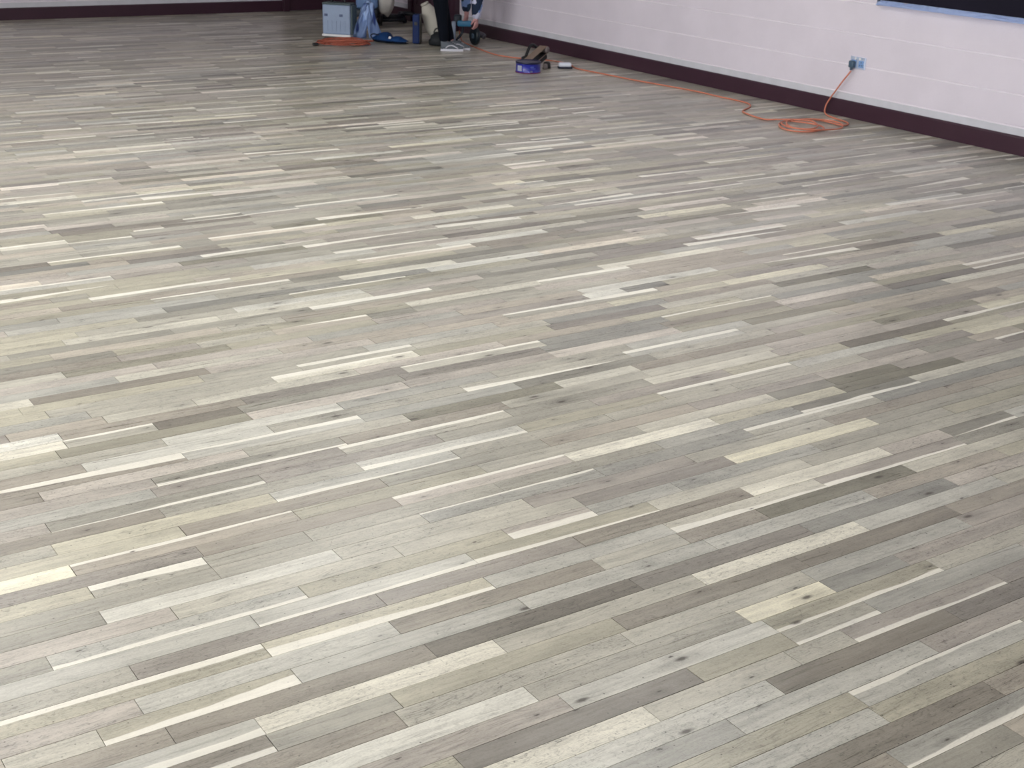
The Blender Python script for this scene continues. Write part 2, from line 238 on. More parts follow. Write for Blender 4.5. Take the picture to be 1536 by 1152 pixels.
HUE = dict(n=(1, .988, .928), y=(1, .983, .895), p=(1, .970, .925), b=(1, .966, .902), g=(.99, .988, .948))
def wood(t, h):
    L = 98+132*t; return S([L*q for q in HUE[h]])
rf = random.Random(11)
PER = .611
def row_planks(k):
    """boards of row k from wall to wall: (x0, x1)"""
    x0, x1 = XL, XR
    js = list(JOINTS.get(k, []))
    if js:
        a = [2*math.pi*(j % PER)/PER for j in js]
        ph = math.atan2(sum(map(math.sin, a)), sum(map(math.cos, a)))/(2*math.pi)*PER
    else:
        ph = (.13 if k % 2 == 0 else .44) + rf.uniform(-.03, .03) + .02*math.sin(k*.7)
    n0 = int((x0-ph)/PER)-1
    allj = sorted(js)
    for i in range(n0, n0+int((x1-x0)/PER)+4):
        X = ph+i*PER
        if x0+.05 < X < x1-.05 and all(abs(X-j) > .2 for j in js): allj.append(X+rf.uniform(-.004, .004))
    allj.sort(); out = []; prev = x0
    for j in allj+[x1]:
        if j-prev > .05:
            out.append((prev, j)); prev = j
    res = []
    for a, b in out:      # some boards are made of two shorter ones
        if (b-a) > .5 and rf.random() < (.0 if js else .22):
            c = a+(b-a)*rf.choice((.5, .5, .33, .67, .25)); res += [(a, c), (c, b)]
        else: res.append((a, b))
    return res
def plank_info(k, a, b):
    s = [q for q in SAMPLES if q[0] == k and a-.01 < q[1] < b+.01]
    if s:
        q = s[-1] if len(s) == 1 else max(s, key=lambda q: (abs(q[4]), abs(q[2]-.5)))
        return q[2]+rf.uniform(-.02, .02), q[3], q[4], rf.uniform(-.5, .5) if q[4] else 0
    t = min(.95, max(.15, rf.gauss(.53, .09 if k > 60 else .11)))
    if rf.random() < .07: t = rf.uniform(.74, .95)
    if rf.random() < .07: t = rf.uniform(.2, .34)
    sp_ = 0
    if rf.random() < .13: sp_ = rf.choice((-1, 1))*rf.uniform(.15, .5)
    return t, rf.choice('nnnyybbppg'), sp_, rf.uniform(-1, 1)
def plank_mesh(name, lst, m):
    vs, fs, cols, pars, uvs = [], [], [], [], []
    for (k, a, b, info, sd) in lst:
        y0 = ROW_Y0+k*ROW_W; y1 = y0+ROW_W
        g = .0002+.0006*rf.random()**2; ge = .0004+.0007*rf.random()
        A, B_, Y0, Y1 = a+ge, b-ge, y0+g, y1-g
        z = -rf.random()*.0002; c = .0005
        n = len(vs)
        vs += [(A, Y0, -.012), (B_, Y0, -.012), (B_, Y1, -.012), (A, Y1, -.012),
               (A, Y0, z-c), (B_, Y0, z-c), (B_, Y1, z-c), (A, Y1, z-c),
               (A+c, Y0+c, z), (B_-c, Y0+c, z), (B_-c, Y1-c, z), (A+c, Y1-c, z)]
        F = [(8, 9, 10, 11), (4, 5, 9, 8), (5, 6, 10, 9), (6, 7, 11, 10), (7, 4, 8, 11), (0, 1, 5, 4), (1, 2, 6, 5), (2, 3, 7, 6), (3, 0, 4, 7)]
        t, h, sp_, tp = info; col = wood(t, h)
        for f in F:
            fs.append([n+i for i in f])
            for i in f:
                vx = vs[n+i]; uvs.append((vx[0]-a, vx[1]-y0)); cols.append(col); pars.append((sp_, tp, sd, 1))
    me = bpy.data.meshes.new(name); me.from_pydata(vs, [], fs); me.update()
    ca = me.color_attributes.new('wood_color', 'FLOAT_COLOR', 'CORNER'); ca.data.foreach_set('color', [q for c in cols for q in c])
    pa = me.color_attributes.new('plank_par', 'FLOAT_COLOR', 'CORNER'); pa.data.foreach_set('color', [q for c in pars for q in c])
    ul = me.uv_layers.new(name='plank'); ul.data.foreach_set('uv', [q for c in uvs for q in c])
    me.materials.append(m); return me
WOOD = plank_material()
floor = mbox('floor', ((XL+XR)/2, (YN+YA)/2, -.062), (XR-XL+.5, YA-YN+.5, .1), mat('subfloor', (46, 38, 32), .9))
tag(floor, kind='structure')
allp = []
for k in range(int((YN-ROW_Y0)/ROW_W), int((YA-ROW_Y0)/ROW_W)+1):
    for a, b in row_planks(k): allp.append((k, a, b, plank_info(k, a, b), rf.random()*10))
def proj(p):
    d = Vector(p)-Vector((0, 0, CAM_H)); z = d.dot(fwd)
    return (768+2007.1*d.dot(cr)/z, 576+2007.1*d.dot(cd)/z, z)
def view_size(q):           # how large a board shows in the photograph
    k, a, b = q[:3]; y = ROW_Y0+(k+.5)*ROW_W; n = 0
    for i in range(9):
        X, Y, z = proj((a+(b-a)*(i+.5)/9, y, 0))
        if z > .1 and 0 < X < 1536 and 0 < Y < 1152: n += 1
    if not n: return 0
    X, Y, z = proj(((a+b)/2, y, 0)); return n/9*(b-a)/z**3
order = sorted(range(len(allp)), key=lambda i: -view_size(allp[i]))
for i in order[:300]:
    o = link('plank', plank_mesh('plank', [allp[i]], WOOD), None, floor)
rest = link('plank', plank_mesh('planks_beyond', [allp[i] for i in order[300:]], WOOD), None, floor)
tag(rest, kind='stuff')
# ------------------------------------------------------------------ walls
PAINT = mat('block_paint_pink', (213, 208, 221), .5, spec=.4, var=.04, scale=3, bump=.25, bscale=90)
PAINT0 = mat('block_paint_scuffed', (196, 198, 208), .55, spec=.4, var=.05, scale=9, bump=.3, bscale=60)  # slightly greyer tone for the lowest course
MORTAR_LIT = mat('painted_mortar', (234, 230, 240), .45, spec=.5, var=.03, scale=6)  # whitened: the light caught on each joint's lip is put into the colour
MAROON = mat('maroon_gloss', (54, 30, 45), .35, spec=.5, var=.06, scale=4)
wallr = tag(mbox('wall_right', (XR+.112, (YN+YA)/2, ZC/2), (.2, YA-YN+.4, ZC+.1), PAINT), kind='structure')
walla = tag(mbox('wall_far', ((XL+XR)/2, YA+.112, ZC/2), (XR-XL+.4, .2, ZC+.1), PAINT), kind='structure')
walll = tag(mbox('wall_left', (XL-.1, (YN+YA)/2, ZC/2), (.2, YA-YN+.4, ZC+.1), PAINT), kind='structure')
walln = tag(mbox('wall_near', ((XL+XR)/2, YN-.1, ZC/2), (XR-XL+.4, .2, ZC+.1), PAINT), kind='structure')
ceil = tag(mbox('ceiling', ((XL+XR)/2, (YN+YA)/2, ZC+.05), (XR-XL+.4, YA-YN+.4, .1), mat('ceiling_paint', (205, 200, 195), .9)), kind='structure')
COURSE = [0, .181, .388, .615, .840] + [.84+.225*i for i in range(1, 12)]
rb = random.Random(5)
def block_geo(lst, axis):
    """blocks on a wall; lst of (s0,s1,z0,z1), s along the wall; face towards the room"""
    vs, fs = [], []
    for (s0, s1, z0, z1) in lst:
        e = .0; zj = .0045; p = rb.uniform(0, .0005); c = .0045
        a0, a1, b0, b1 = s0+e, s1-e, z0+zj, z1-zj
        NS = 4 if a1-a0 > .2 else 1
        us = [a0+(a1-a0)*q/NS for q in range(NS+1)]
        n = len(vs); J = lambda k: rb.uniform(-k, k)
        cols = []
        for q, u in enumerate(us):
            ix = 0
            jb, jt = J(.0012), J(.0016)
            pts = [(u, b0+jb, .0125), (u, b0+jb, .003), (u+ix, b0+.002+jb, -p), (u+ix, b1-.002+jt, -p), (u, b1+jt, .003), (u, b1+jt, .0125)]
            cols.append([len(vs)+q2 for q2 in range(6)])
            for (s, z, d) in pts: vs.append((XR+d, s, z) if axis == 'y' else (s, YA+d, z))
        for A, B in zip(cols, cols[1:]):
            for q in range(5): fs.append([A[q], B[q], B[q+1], A[q+1]])
        fs.append(cols[0]); fs.append(cols[-1][::-1])
    me = bpy.data.meshes.new('block'); me.from_pydata(vs, [], fs); me.update()
    bm = bmesh.new(); bm.from_mesh(me); bmesh.ops.recalc_face_normals(bm, faces=bm.faces); bm.to_mesh(me); bm.free()
    return me
def blocks(s_lo, s_hi, axis, wall, vis, phase, holes=()):
    rest = []
    for ci in range(len(COURSE)-1):
        z0, z1 = COURSE[ci], COURSE[ci+1]
        if z1 > ZC: break
        ph = phase + (0 if ci % 2 else .225)
        s = ph - math.ceil((ph-s_lo)/.45)*.45
        while s < s_hi:
            a, b = max(s, s_lo), min(s+.45, s_hi); s += .45
            for (h0, h1, ht) in holes:
                if z0 < ht:
                    if a >= h0 and b <= h1: a = b
                    elif a < h0 < b: b = h0
                    elif a < h1 < b: a = h1
            if b-a < .03: continue
            q = (a, b, z0, z1)
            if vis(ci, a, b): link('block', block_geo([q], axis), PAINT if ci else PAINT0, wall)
            else: rest.append(q)
    o = link('block', block_geo(rest, axis), PAINT, wall); tag(o, kind='stuff')
blocks(YN, YA, 'y', wallr, lambda c, a, b: c <= 4 and a > 4.3, 9.44 % .45, [(12.70, 13.61, 2.05), (14.42, 15.1, 9)])
blocks(XL, XR, 'x', walla, lambda c, a, b: c <= 1 and a > 2.2, .2, [(6.84, 7.70, 2.05)])
# bed joints, struck so that the mortar slopes outward to its lower edge
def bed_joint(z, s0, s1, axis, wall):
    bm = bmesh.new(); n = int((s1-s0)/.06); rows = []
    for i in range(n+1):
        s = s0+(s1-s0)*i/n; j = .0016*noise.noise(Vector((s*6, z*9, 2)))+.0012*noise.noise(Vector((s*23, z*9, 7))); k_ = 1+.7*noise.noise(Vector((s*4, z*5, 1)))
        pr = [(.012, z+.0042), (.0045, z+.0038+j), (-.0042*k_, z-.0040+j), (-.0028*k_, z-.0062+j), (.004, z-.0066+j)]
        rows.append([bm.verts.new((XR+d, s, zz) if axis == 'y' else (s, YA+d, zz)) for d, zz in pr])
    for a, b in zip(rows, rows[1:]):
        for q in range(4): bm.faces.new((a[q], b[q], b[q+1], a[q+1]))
    obj('bed_joint', bm, MORTAR_LIT, wall, False)
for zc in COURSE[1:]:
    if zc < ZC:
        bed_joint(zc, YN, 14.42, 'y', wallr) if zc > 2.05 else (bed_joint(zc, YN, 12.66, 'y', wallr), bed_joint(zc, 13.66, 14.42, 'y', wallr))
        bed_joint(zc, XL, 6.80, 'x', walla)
# skirting boards, each with a small rounded top edge
def skirting(name, p0, p1, nrm):
    p0, p1, nrm = Vector(p0), Vector(p1), Vector(nrm); bm = bmesh.new()
    prof = [(0, 0), (.018, 0), (.018, .112), (.015, .120), (.009, .125), (0, .125)]
    A = [bm.verts.new(p0+nrm*d+Vector((0, 0, z))) for d, z in prof]; B = [bm.verts.new(p1+nrm*d+Vector((0, 0, z))) for d, z in prof]
    for i in range(6): bm.faces.new((A[i], A[(i+1) % 6], B[(i+1) % 6], B[i]))
    bm.faces.new(A); bm.faces.new(B[::-1])
    return tag(obj(name, bm, MAROON), kind='structure')
X_ = XR-.0015; Y_ = YA-.0015
skirting('baseboard_right', (X_, YN, 0), (X_, 12.62, 0), (-1, 0, 0))
skirting('baseboard_right', (X_, 13.69, 0), (X_, 14.42, 0), (-1, 0, 0))
skirting('baseboard_far', (XL, Y_, 0), (6.78, Y_, 0), (0, -1, 0))
skirting('baseboard_left', (XL, YN, 0), (XL, YA, 0), (1, 0, 0))
# maroon corner boxing, and the two maroon doors near the far corner
tag(mbox('trim_1', (XR-.05, 14.715, ZC/2), (.14, .585, ZC), MAROON, None, .004), kind='structure')
def door(name, c, along, wid, nrm):
    c, along, nrm = Vector(c), Vector(along), Vector(nrm); rot = Matrix((along, nrm.cross(along)*0+nrm, (0, 0, 1))).transposed()
    d = obj(name, (lambda bm: (box(bm, c+Vector((0, 0, 1.0)), (wid-.012, .045, 1.985), .003, rot), bm)[1])(bmesh.new()), MAROON)
    tag(d, kind='structure')
    bm = bmesh.new()
    for sgn in (-1, 1): box(bm, c+along*sgn*(wid/2+.035)+nrm*.012+Vector((0, 0, 1.03)), (.07, .07, 2.06), .004, rot)
    box(bm, c+nrm*.012+Vector((0, 0, 2.035)), (wid, .07, .07), .004, rot); obj('door_frame', bm, MAROON, d)
    bm = bmesh.new()
    for (pz, ph_) in ((.5, .62), (1.42, .85)):
        for sx in (-1, 1):
            q = c+along*sx*wid*.23+nrm*.024+Vector((0, 0, pz))
            for dz in (-1, 1): box(bm, q+Vector((0, 0, dz*ph_/2)), (wid*.34, .012, .02), .002, rot)
            for dx in (-1, 1): box(bm, q+along*dx*wid*.17, (.02, .012, ph_), .002, rot)
    obj('panel_moulding', bm, MAROON, d)
    st = mat('brushed_steel', (170, 170, 172), .3, 1)
    bm = bmesh.new(); q = c+along*(wid/2-.08)+nrm*.027+Vector((0, 0, 1.0))
    box(bm, q, (.045, .006, .2), .002, rot); tube(bm, smooth_path([q+Vector((0, 0, .04)), q+nrm*.05+Vector((0, 0, .04)), q+nrm*.055-along*.05+Vector((0, 0, .04)), q+nrm*.055-along*.13+Vector((0, 0, .04))], 4), .009)
    obj('door_handle', bm, st, d, True)
    return d
door('door_1', (XR-.012, 13.155, 0), (0, -1, 0), .89, (-1, 0, 0))
door('door_2', (7.27, YA-.012, 0), (-1, 0, 0), .84, (0, -1, 0))
# ceiling luminaires (off at the far end)
lit = bpy.data.materials.new('diffuser_lit'); lit.use_nodes = True; bs = lit.node_tree.nodes['Principled BSDF']
bs.inputs['Base Color'].default_value = (.8, .8, .8, 1); bs.inputs['Emission Color'].default_value = (1, 1, .975, 1); bs.inputs['Emission Strength'].default_value = 33
off = mat('diffuser_unlit', (190, 190, 186), .5)
case = mat('luminaire_case', (215, 214, 210), .5)
bl = mbox('case', (0, 0, .03), (1.55, .30, .06), case); bd = mbox('diffuser', (0, 0, -.012), (1.5, .24, .025), None, None, .008)
mesh_c, mesh_d = bl.data, bd.data; bpy.data.objects.remove(bl); bpy.data.objects.remove(bd)
for iy, y in enumerate((-2.2, 1.2, 4.6, 8.0, 11.4)):
    for x in (-4.0, -1.3, 1.4, 4.1):
        t = empty('ceiling_light', (x, y, ZC-.062), 0, '%s long ceiling light in the %s row from the entrance, %s' % ('lit' if (y, x) in {(4.6,1.4),(4.6,4.1),(8.0,-1.3),(8.0,1.4),(8.0,4.1)} else 'unlit',
            ('nearest', 'second', 'middle', 'fourth', 'farthest')[iy], {-4.0: 'nearest the left wall', -1.3: 'left of centre', 1.4: 'right of centre', 4.1: 'nearest the right wall'}[x]), 'light', 'ceiling lights over the hall')
        o = bpy.data.objects.new('case', mesh_c); C.objects.link(o); o.parent = t
        me = mesh_d.copy(); me.materials.clear(); me.materials.append(lit if (y, x) in {(4.6,1.4),(4.6,4.1),(8.0,-1.3),(8.0,1.4),(8.0,4.1)} else off)
        o = bpy.data.objects.new('diffuser', me); C.objects.link(o); o.parent = t

# unseen windows on left and near wall; left ones added around the fill lights
WF = mat('window_frame_white', (220, 220, 218), .4); WG = mat('window_glass', (190, 205, 220), .05, spec=.8)
def unseen_window(n, c, along, nrm):
    c, along, nrm = Vector(c), Vector(along), Vector(nrm); rot = Matrix((along, nrm, (0, 0, 1))).transposed()
    bm = bmesh.new()
    for q in (-1, 0, 1): box(bm, c+along*q*1.32, (.07, .06, 1.62), .004, rot)
    for q in (-1, 1): box(bm, c+Vector((0, 0, q*.78)), (2.71, .06, .07), .004, rot)
    f = tag(obj('window_%d' % n, bm, WF), kind='structure')
    for q in (-1, 1):
        bm = bmesh.new(); box(bm, c+along*q*.66-nrm*.01, (1.25, .008, 1.49), 0, rot); obj('pane', bm, WG, f)
for i, wy in enumerate((0.6, 4.0, 7.4)): unseen_window(i+1, (XL+.035, wy, 1.95), (0, 1, 0), (1, 0, 0))
for i, wx in enumerate((1.0, 5.2)): unseen_window(i+4, (wx, YN+.035, 1.95), (1, 0, 0), (0, 1, 0))
# ------------------------------------------------------------------ things
RV = Vector((r0.x, r0.y, 0)); FV = Vector((f0.x, f0.y, 0)); TH = tb     # "RV" runs to the right across the hall as seen from the entrance
CORD = mat('orange_cord', (200, 122, 98), .5, var=.05)
BLACK = mat('black_plastic', (22, 24, 28), .4)
NAVY = mat('navy_plastic', (8, 36, 88), .6, spec=.3, var=.1, scale=8)
STEEL = mat('chromed_steel', (205, 220, 245), .34, .6)
WHITEP = mat('white_plastic', (226, 228, 232), .35)

# double socket with the plug of the orange cord
t = empty('wall_socket', (XR, 6.985, .408), 0, 'polished metal double wall socket above the skirting with an orange cord plugged in', 'socket')
mbox('back_plate', (-.004, 0, 0), (.009, .146, .086), STEEL, t, .003, smooth=False)
INS = mat('socket_insert', (120, 156, 208), .3)
for sy in (.036, -.036):
    i_ = mbox('socket_insert', (-.009, sy, -.006), (.003, .05, .05), INS, t, .001)
    if sy < 0:
        for q in ((0, .012), (-.011, -.008), (.011, -.008)): mbox('pin_hole', (-.0108, sy+q[0], -.006+q[1]), (.0012, .006, .008), BLACK, i_)
    mbox('rocker_switch', (-.011, sy+(-.014 if sy > 0 else .014), .031), (.006, .012, .018), WHITEP, t, .002)
for sy in (.062, -.062):
    bm = bmesh.new(); lathe(bm, [(.004, 0), (.004, .0012), (.002, .002)], 12, Matrix.Translation((-.009, sy, 0)) @ Matrix.Rotation(R(-90), 4, 'Y')); obj('screw', bm, STEEL, t)
PLUG = mat('plug_grey', (60, 84, 104), .4)
bm = bmesh.new(); box(bm, (-.026, .036, -.012), (.034, .048, .052), .009); 
box(bm, (-.03, .036, -.045), (.018, .018, .024), .005); obj('plug', bm, PLUG, t, True)

# orange cord from the socket to the machine
pts = [(XR-.032, 7.019, .348), (XR-.05, 7.03, .315), (XR-.05, 7.075, .26), (XR-.045, 7.13, .19), (XR-.04, 7.185, .12), (XR-.05, 7.21, .06), (XR-.09, 7.17, .012),
 (7.618, 7.027, .007), (7.577, 6.867, .007), (7.512, 6.779, .008), (7.423, 6.761, .010), (7.43, 6.925, .010), (7.386, 7.038, .010), (7.246, 7.07, .010), (7.072, 7.03, .010),
 (6.947, 6.888, .008), (6.935, 6.755, .007), (7.03, 6.686, .007), (7.178, 6.702, .009), (7.254, 6.808, .012), (7.216, 6.938, .016), (7.13, 7.03, .018), (7.023, 6.966, .018),
 (6.97, 6.82, .018), (7.03, 6.70, .018), (7.15, 6.66, .016), (7.29, 6.661, .012), (7.412, 6.738, .016), (7.449, 6.864, .020), (7.392, 6.977, .020), (7.28, 7.03, .020), (7.12, 7.0, .024),
 (7.0, 6.88, .022), (6.98, 6.77, .020), (7.08, 6.72, .018), (7.2, 6.78, .022), (7.27, 6.92, .026), (7.2, 7.03, .024), (7.142, 7.116, .014), (7.073, 7.205, .007), (7.124, 7.454, .007), (7.187, 7.547, .007),
 (7.341, 7.64, .007), (7.44, 7.75, .007), (7.47, 7.877, .007), (7.463, 8.128, .007), (7.463, 8.414, .007), (7.419, 8.734, .007), (7.359, 9.107, .007), (7.324, 9.488, .007), (7.30, 9.848, .007),
 (7.40, 10.117, .007), (7.36, 10.376, .007), (7.20, 10.55, .007), (7.10, 10.852, .007), (7.176, 11.309, .007), (7.25, 11.62, .007), (7.27, 11.78, .03), (7.25, 11.80, .12)]
bm = bmesh.new(); tube(bm, smooth_path(pts, 7), .0058, 8)
tag(obj('extension_cord', bm, CORD, None, True), 'long orange extension cord coiled below the wall socket and trailing along the skirting', 'cord')

# round blue tin
t = empty('tin', (6.775, 9.86, 0), 0, 'round blue tin with white label patches, on the floor in front of the hand sander', 'tin')
TINB = mat('tin_blue', (24, 34, 150), .3, var=.06, coat=.4); TIND = mat('tin_lid_dark', (22, 26, 60), .35)
bm = bmesh.new(); lathe(bm, [(.104, .004), (.110, .0), (.112, .006), (.108, .010), (.108, .080), (.111, .084), (.106, .088)], 48); obj('tin_body', bm, TINB, t, True)
bm = bmesh.new(); lathe(bm, [(.112, .080), (.113, .094), (.110, .097), (.104, .097), (.102, .092), (.06, .0915), (.001, .0915)], 48); obj('lid', bm, TIND, t, True)
LAB = mat('label_white', (214, 222, 240), .5); LAB2 = mat('label_pale_blue', (110, 130, 214), .5); RED = mat('label_red_edge', (150, 40, 90), .5)
def wrap(name, a0, a1, z0, z1, m, r=.1088):
    bm = bmesh.new(); grid_surf(bm, lambda u, v: Vector((r*math.cos(a0+(a1-a0)*u), r*math.sin(a0+(a1-a0)*u), z0+(z1-z0)*v)), 8, 1, .0006); return obj(name, bm, m, t, True)
va = R(-126)      # side that faces the entrance
wrap('label', va-.98, va-.50, .018, .066, LAB); wrap('label', va+.22, va+.50, .052, .062, LAB2); wrap('label', va+.20, va+.40, .012, .026, LAB)
wrap('label', va-.30, va+.12, .036, .042, LAB2); wrap('label', va+.25, va+.66, .042, .047, LAB2); wrap('rim_band', va-1.4, va+1.4, .002, .009, RED, .1135)

# hand belt sander lying on its back by the tin
t = empty('belt_sander', (7.02, 10.10, 0), R(-20), 'black hand belt sander lying tilted with its beige belt upward, behind the blue tin', 'sander')
BELT = mat('belt_beige', (176, 154, 142), .9, var=.06, scale=30, bump=.3, bscale=400); GREY = mat('cast_grey', (120, 112, 112), .45)
rt = Matrix.Rotation(R(38), 3, 'Z') @ Matrix.Rotation(R(-24), 3, 'Y')
bm = bmesh.new(); box(bm, (.0, .0, .045), (.26, .085, .06), .016, rt); box(bm, (-.05, .085, .045), (.12, .08, .085), .02, Matrix.Rotation(R(30), 3, 'Z')); obj('motor_housing', bm, BLACK, t, True)
bm = bmesh.new()
loop = []
for i in range(40):
    a = 2*math.pi*i/40; c_, s_ = math.cos(a), math.sin(a)
    loop.append(Vector(((.12 if c_ > 0 else -.12)+.030*c_, 0, .030*s_)))
V = [[bm.verts.new(rt @ (p+Vector((0, d, 0)))+Vector((0, -.01, .10))) for p in loop] for d in (-.042, .042)]
for i in range(40): bm.faces.new((V[0][i], V[0][(i+1) % 40], V[1][(i+1) % 40], V[1][i]))
bmesh.ops.solidify(bm, geom=list(bm.faces), thickness=.002); obj('sanding_belt', bm, BELT, t, True)
for sx in (-.12, .12):
    bm = bmesh.new(); lathe(bm, [(.001, -.046), (.026, -.046), (.028, -.043), (.028, .043), (.026, .046), (.001, .046)], 24, Matrix.Translation((0, -.01, .10)) @ rt.to_4x4() @ Matrix.Translation((sx, 0, 0)) @ Matrix.Rotation(R(90), 4, 'X')); obj('roller', bm, GREY, t, True)
bm = bmesh.new(); tube(bm, smooth_path([rt @ Vector((.10, .04, -.02))+Vector((0, 0, .06)), rt @ Vector((.13, .07, .02))+Vector((0, 0, .08)), rt @ Vector((.08, .10, .05))+Vector((0, 0, .10)), rt @ Vector((-.02, .09, .03))+Vector((0, 0, .07))], 5), .014); obj('handle', bm, BLACK, t, True)
bm = bmesh.new(); lathe(bm, [(.034, .0), (.036, .008), (.030, .052), (.012, .058)], 24, Matrix.Translation((.085, -.075, .0))); obj('front_knob', bm, BLACK, t, True)
bm = bmesh.new(); lathe(bm, [(.022, .0), (.024, .01), (.02, .042), (.008, .046)], 24, Matrix.Translation((.055, -.125, .0))); obj('dust_port', bm, GREY, t, True)

# white sanding block on its dark base
t = empty('sanding_block', (7.225, 9.93, 0), TH+R(6), 'small white rounded sanding block on a dark base, right of the belt sander', 'sanding block')
mbox('base_pad', (0, 0, .008), (.128, .080, .016), mat('pad_dark_blue', (24, 28, 52), .7), t, .006)
bm = bmesh.new(); box(bm, (-.002, 0, .033), (.116, .072, .036), .013, seg=3); obj('grip', bm, mat('grip_white', (222, 230, 246), .3), t, True)

# tool case with white foot strip
t = empty('tool_case', (6.129, 12.62, 0), R(-47), 'upright grey blue plastic tool case with two latches and a white foot strip', 'case')
CASE = mat('case_grey_blue', (138, 156, 186), .5, var=.05, scale=10, bump=.1); CASED = mat('case_dark_side', (70, 86, 92), .5)
mbox('shell', (.152, .075, .185), (.295, .150, .29), CASE, t, .014)
mbox('side_shell', (.305, .095, .185), (.018, .140, .28), CASED, t, .006)
mbox('lid', (.152, .078, .338), (.300, .156, .020), CASED, t, .008)
mbox('foot_strip', (.152, .072, .030), (.305, .160, .022), WHITEP, t, .005)
mbox('foot', (.152, .08, .010), (.27, .13, .020), BLACK, t, .004)
for sx in (.045, .205):
    l_ = mbox('latch', (sx, -.004, .228), (.034, .012, .022), mat('latch_slate', (70, 84, 120), .5), t, .003)
bm = bmesh.new(); tube(bm, smooth_path([(.08, .075, .345), (.085, .075, .372), (.15, .075, .380), (.215, .075, .372), (.22, .075, .345)], 5), .008); obj('carry_handle', bm, BLACK, t, True)
for i in range(5): mbox('rib', (.06+i*.045, -.0015, .12), (.010, .005, .10), CASE, t, .0015)

# crumpled pale blue bag draped beside the case
t = empty('plastic_sack', (6.545, 12.43, 0), TH, 'crumpled pale blue printed plastic sack slumped in a tent shape against the tool case', 'sack')
bgm = bpy.data.materials.new('sack_blue'); bgm.use_nodes = True; nt = bgm.node_tree; b = nt.nodes['Principled BSDF']; b.inputs['Roughness'].default_value = .42
tc = nt.nodes.new('ShaderNodeTexCoord'); mp = nt.nodes.new('ShaderNodeMapping'); mp.inputs['Rotation'].default_value = (0, R(35), 0); mp.inputs['Scale'].default_value = (16, 4, 5)
no = nt.nodes.new('ShaderNodeTexNoise'); no.inputs['Scale'].default_value = 1; no.inputs['Detail'].default_value = 1
rp = nt.nodes.new('ShaderNodeValToRGB'); rp.color_ramp.elements[0].position = .58; rp.color_ramp.elements[0].color = S((156, 184, 232)); rp.color_ramp.elements[1].position = .66; rp.color_ramp.elements[1].color = S((60, 82, 150))
nt.links.new(tc.outputs['Object'], mp.inputs[0]); nt.links.new(mp.outputs[0], no.inputs['Vector']); nt.links.new(no.outputs[0], rp.inputs[0]); nt.links.new(rp.outputs[0], b.inputs['Base Color'])
def sackfn(sgn, foot, wdt):
    def f(u, v):
        z = .345*(1-u)+.004
        x = sgn*foot*(u**.8)+(v-.5)*wdt*(.35+.9*u-.25*u*u)
        y = .02*math.sin(v*9+u*5)+.03*math.sin(u*7+sgn)*(.3+u)+.012*noise.noise(Vector((u*6, v*6, sgn)))-.03*u
        return Vector((x, y, z+.01*noise.noise(Vector((v*8, u*8, 3)))*(u < .95)))
    return f
bm = bmesh.new(); grid_surf(bm, sackfn(-1, .085, .15), 16, 10, .004); obj('left_fold', bm, bgm, t, True)
bm = bmesh.new(); grid_surf(bm, sackfn(1, .088, .14), 16, 10, .004); o = obj('right_fold', bm, bgm, t, True); o.scale.z = 1.0
bm = bmesh.new(); blob(bm, (.0, .04, .24), (.07, .05, .12), 4, .18, 1); obj('filling', bm, bgm, t, True)

# orange cord heaped in front of the case
rp_ = random.Random(3); path = []
cx_, cy_ = 6.07, 12.02
for i in range(74):
    a = i*.62; q = i/74
    e = RV*((.235+.03*math.sin(i*.9))*math.cos(a)+.03*math.sin(i*.37))+FV*((.11+.03*math.sin(i*.61))*math.sin(a)*(1+.3*math.sin(i*.21)))
    path.append(Vector((cx_, cy_, .009+.055*abs(math.sin(i*.43))*(.4+.6*q)))+e)
path.append(Vector((cx_, cy_, .02))-RV*.22-FV*.05); path.append(Vector((cx_, cy_, .012))-RV*.245-FV*.09)
bm = bmesh.new(); tube(bm, smooth_path(path, 4), .0052, 6)
t = empty('heaped_cord', (cx_, cy_, 0), 0, 'tangled heap of orange extension cord on the floor in front of the tool case', 'cord')
o = obj('cable', bm, mat('orange_cord_heap', (160, 84, 66), .6), t, True); o.location = (-cx_, -cy_, 0)
mbox('plug', Vector((0, 0, .016))-RV*.262-FV*.115, (.055, .030, .028), BLACK, t, .006, Matrix.Rotation(TH+R(20), 3, 'Z'))

# drum floor sander behind the case with its dust sack
t = empty('drum_sander', (7.0, 13.25, 0), TH, 'light blue walk-behind floor sander with dark underside standing behind the tool case', 'floor sander')
BLUEM = mat('machine_blue', (104, 134, 182), .4, var=.05); DARK = mat('machine_dark', (34, 46, 60), .5)
mbox('drum_housing', (-.02, 0, .165), (.24, .36, .09), DARK, t, .02, smooth=True)
mbox('body', (-.01, .02, .36), (.23, .40, .30), BLUEM, t, .03, smooth=True)
bm = bmesh.new(); lathe(bm, [(.001, -.10), (.07, -.10), (.08, -.08), (.08, .08), (.07, .10), (.001, .10)], 28, Matrix.Translation((0, .05, .60)) @ Matrix.Rotation(R(90), 4, 'Y')); obj('motor', bm, DARK, t, True)
bm = bmesh.new(); lathe(bm, [(.001, -.09), (.09, -.09), (.095, -.08), (.095, .08), (.09, .09), (.001, .09)], 28, Matrix.Translation((-.02, -.08, .100)) @ Matrix.Rotation(R(90), 4, 'Y')); obj('sanding_drum', bm, BELT, t, True)
for sx in (-.12, .10):
    bm = bmesh.new(); lathe(bm, [(.01, -.018), (.055, -.018), (.06, -.012), (.06, .012), (.055, .018), (.01, .018)], 24, Matrix.Translation((sx, .2, .061)) @ Matrix.Rotation(R(90), 4, 'Y')); obj('wheel', bm, BLACK, t, True)
